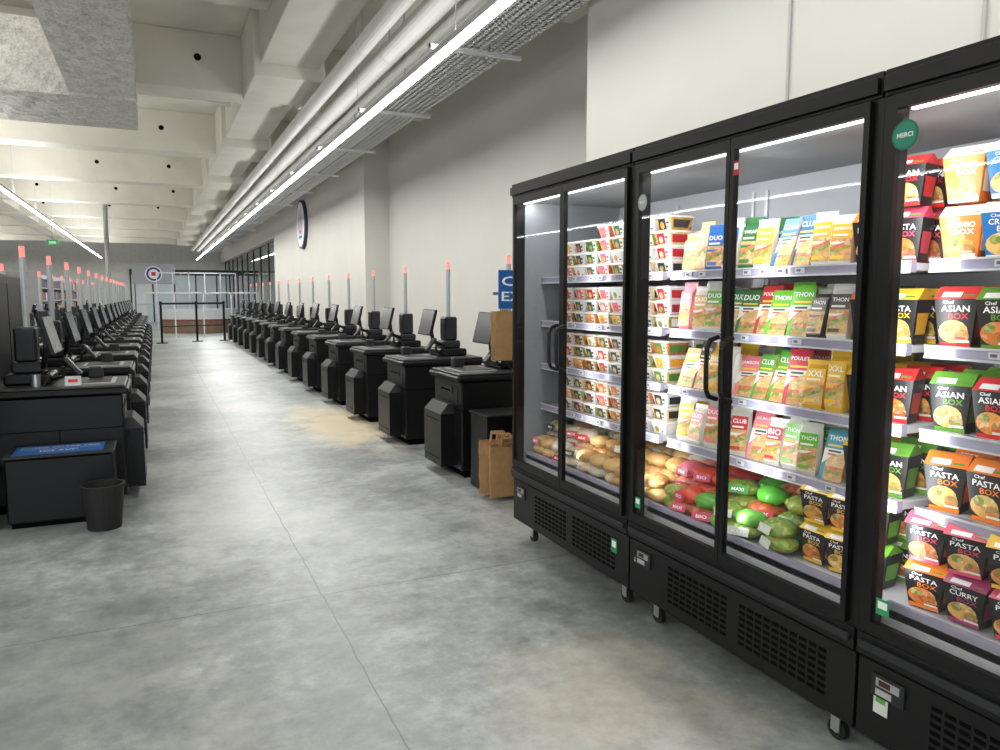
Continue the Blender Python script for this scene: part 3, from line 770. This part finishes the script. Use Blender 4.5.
for i in range(n):
    a0=math.radians(200+140*i/n); a1=math.radians(200+140*(i+1)/n)
    cx,cy=1.6,33
    def q(r,a,z): return (cx+r*math.cos(a),cy+r*math.sin(a)*0.9,z)
    mb.frus([q(1.5,a0,0),q(1.5,a1,0),q(1.1,a1,0),q(1.1,a0,0)],[q(1.5,a0,.5),q(1.5,a1,.5),q(1.1,a1,.5),q(1.1,a0,.5)],1)
    mb.frus([q(1.55,a0,.55),q(1.55,a1,.55),q(1.05,a1,.55),q(1.05,a0,.55)],[q(1.55,a0,.95),q(1.55,a1,.95),q(1.05,a1,.95),q(1.05,a0,.95)],2,(205,207,207))
    mb.frus([q(1.52,a0,.5),q(1.52,a1,.5),q(1.08,a1,.5),q(1.08,a0,.5)],[q(1.52,a0,.55),q(1.52,a1,.55),q(1.08,a1,.55),q(1.08,a0,.55)],2,(170,50,55))
mb.build('reception_desk')
def partition(name,x0,x1,y,z1,n):
    e=empty(name); mb=MB([M_ALU,M_GLASSB])
    for i in range(n+1):
        xx=x0+(x1-x0)*i/n; mb.box(xx-.02,xx+.02,y,y+.05,0,z1,0)
    mb.box(x0,x1,y,y+.05,z1-.05,z1,0); mb.set(1); mb.poly([(x0,y+.02,0),(x1,y+.02,0),(x1,y+.02,z1),(x0,y+.02,z1)],[(0,1,2,3)]); mb.build('panels',e)
partition('glass_partition',0.1,3.4,36.5,2.5,5)
partition('glass_partition.001',-0.3,3.4,28.5,1.6,4)
e=empty('store_logo_banner',(0.0,38,0)); mb=MB([M_MATTE])
mb.box(-0.9,0.9,0,0.06,2.0,2.9,0,(150,152,158)); D=frame((0,0,2.45),(1,0,0),(0,0,1))
mb.decal_disc(D,0,0,.36,.36,.004,0,(225,225,230),30); mb.decal_disc(D,0,0,.31,.31,.006,0,(30,50,120),30);mb.decal_disc(D,0,0,.22,.22,.008,0,(225,225,230),30); mb.decal_rect(D,-.10,.10,-.08,.10,.010,0,(200,40,50))
for xx in (-.8,.8): mb.cyl((xx,.03,0),(xx,.03,2.0),.03,8,0,(90,90,92))
mb.build('banner',e)
mb=MB([M_DKGREY,M_MATTE,M_ALU])
mb.box(-1.2,5.5,YF-.12,YF-0.001,0,2.6,1,(205,212,216))
for k in range(7): mb.box(-1.2+k*1.1,-1.13+k*1.1,YF-.16,YF-.12,0,2.6,0)
mb.box(-1.2,5.5,YF-.2,YF-.12,2.6,2.9,0); mb.box(-1.2,5.5,YF-.16,YF-.12,1.0,1.05,2)
mb.build('door_1')
e=empty('exit_sign',(-3.1,30,3.2)); mb=MB([M_GREEN,M_MATTE]); mb.box(-.17,.17,0,.05,0,.18,0); D=frame((0,0,.09),(1,0,0),(0,0,1)); mb.decal_rect(D,-.1,.1,-.04,.04,.003,1,(240,250,240)); mb.cyl((0,.02,.18),(0,.02,0.999),.008,6,1,(150,150,150)); mb.build('sign',e)
mb=MB([plain('column_paint',(150,150,148),0.6)]); mb.cyl((-1.45,30,0),(-1.45,30,ZC-0.001),0.075,16,0); mb.build('support_column')
gs=MB([M_WHITEP,M_MATTE])
for gx in (-3.6,-5.6,-7.8):
    gs.box(gx-.02,gx+.02,27,42,0,2.2,0)
    for z in (.1,.5,.9,1.3,1.7):
        gs.box(gx-.45,gx+.45,27,42,z,z+.03,0)
        y=27.1
        while y<41.8:
            wv=random.uniform(.15,.5); hv=random.uniform(.18,.32)
            gs.box(gx+.1,gx+.42,y,y+wv,z+.03,z+.03+hv,1,random.choice([(150,50,50),(180,150,70),(60,100,70),(70,80,130),(190,190,185),(160,90,60)])); y+=wv+.02
    gs.box(gx-.45,gx+.45,26.95,27.0,0,2.2,1,(140,140,138))
gs.build('gondola_shelving')

w=bpy.data.worlds.new('World'); SC.world=w; w.use_nodes=True
w.node_tree.nodes['Background'].inputs[0].default_value=(0.95,0.97,1.0,1); w.node_tree.nodes['Background'].inputs[1].default_value=2.2
cd=bpy.data.cameras.new('camera'); cd.lens=27.0; cd.sensor_width=36; cd.clip_start=0.05; cd.clip_end=200
cam=bpy.data.objects.new('camera',cd); COL.objects.link(cam); cam.location=(0,0,1.5)
cam.rotation_euler=(math.radians(90-6.09),0,math.radians(-24.6)); SC.camera=cam
SC.view_settings.view_transform='Standard'
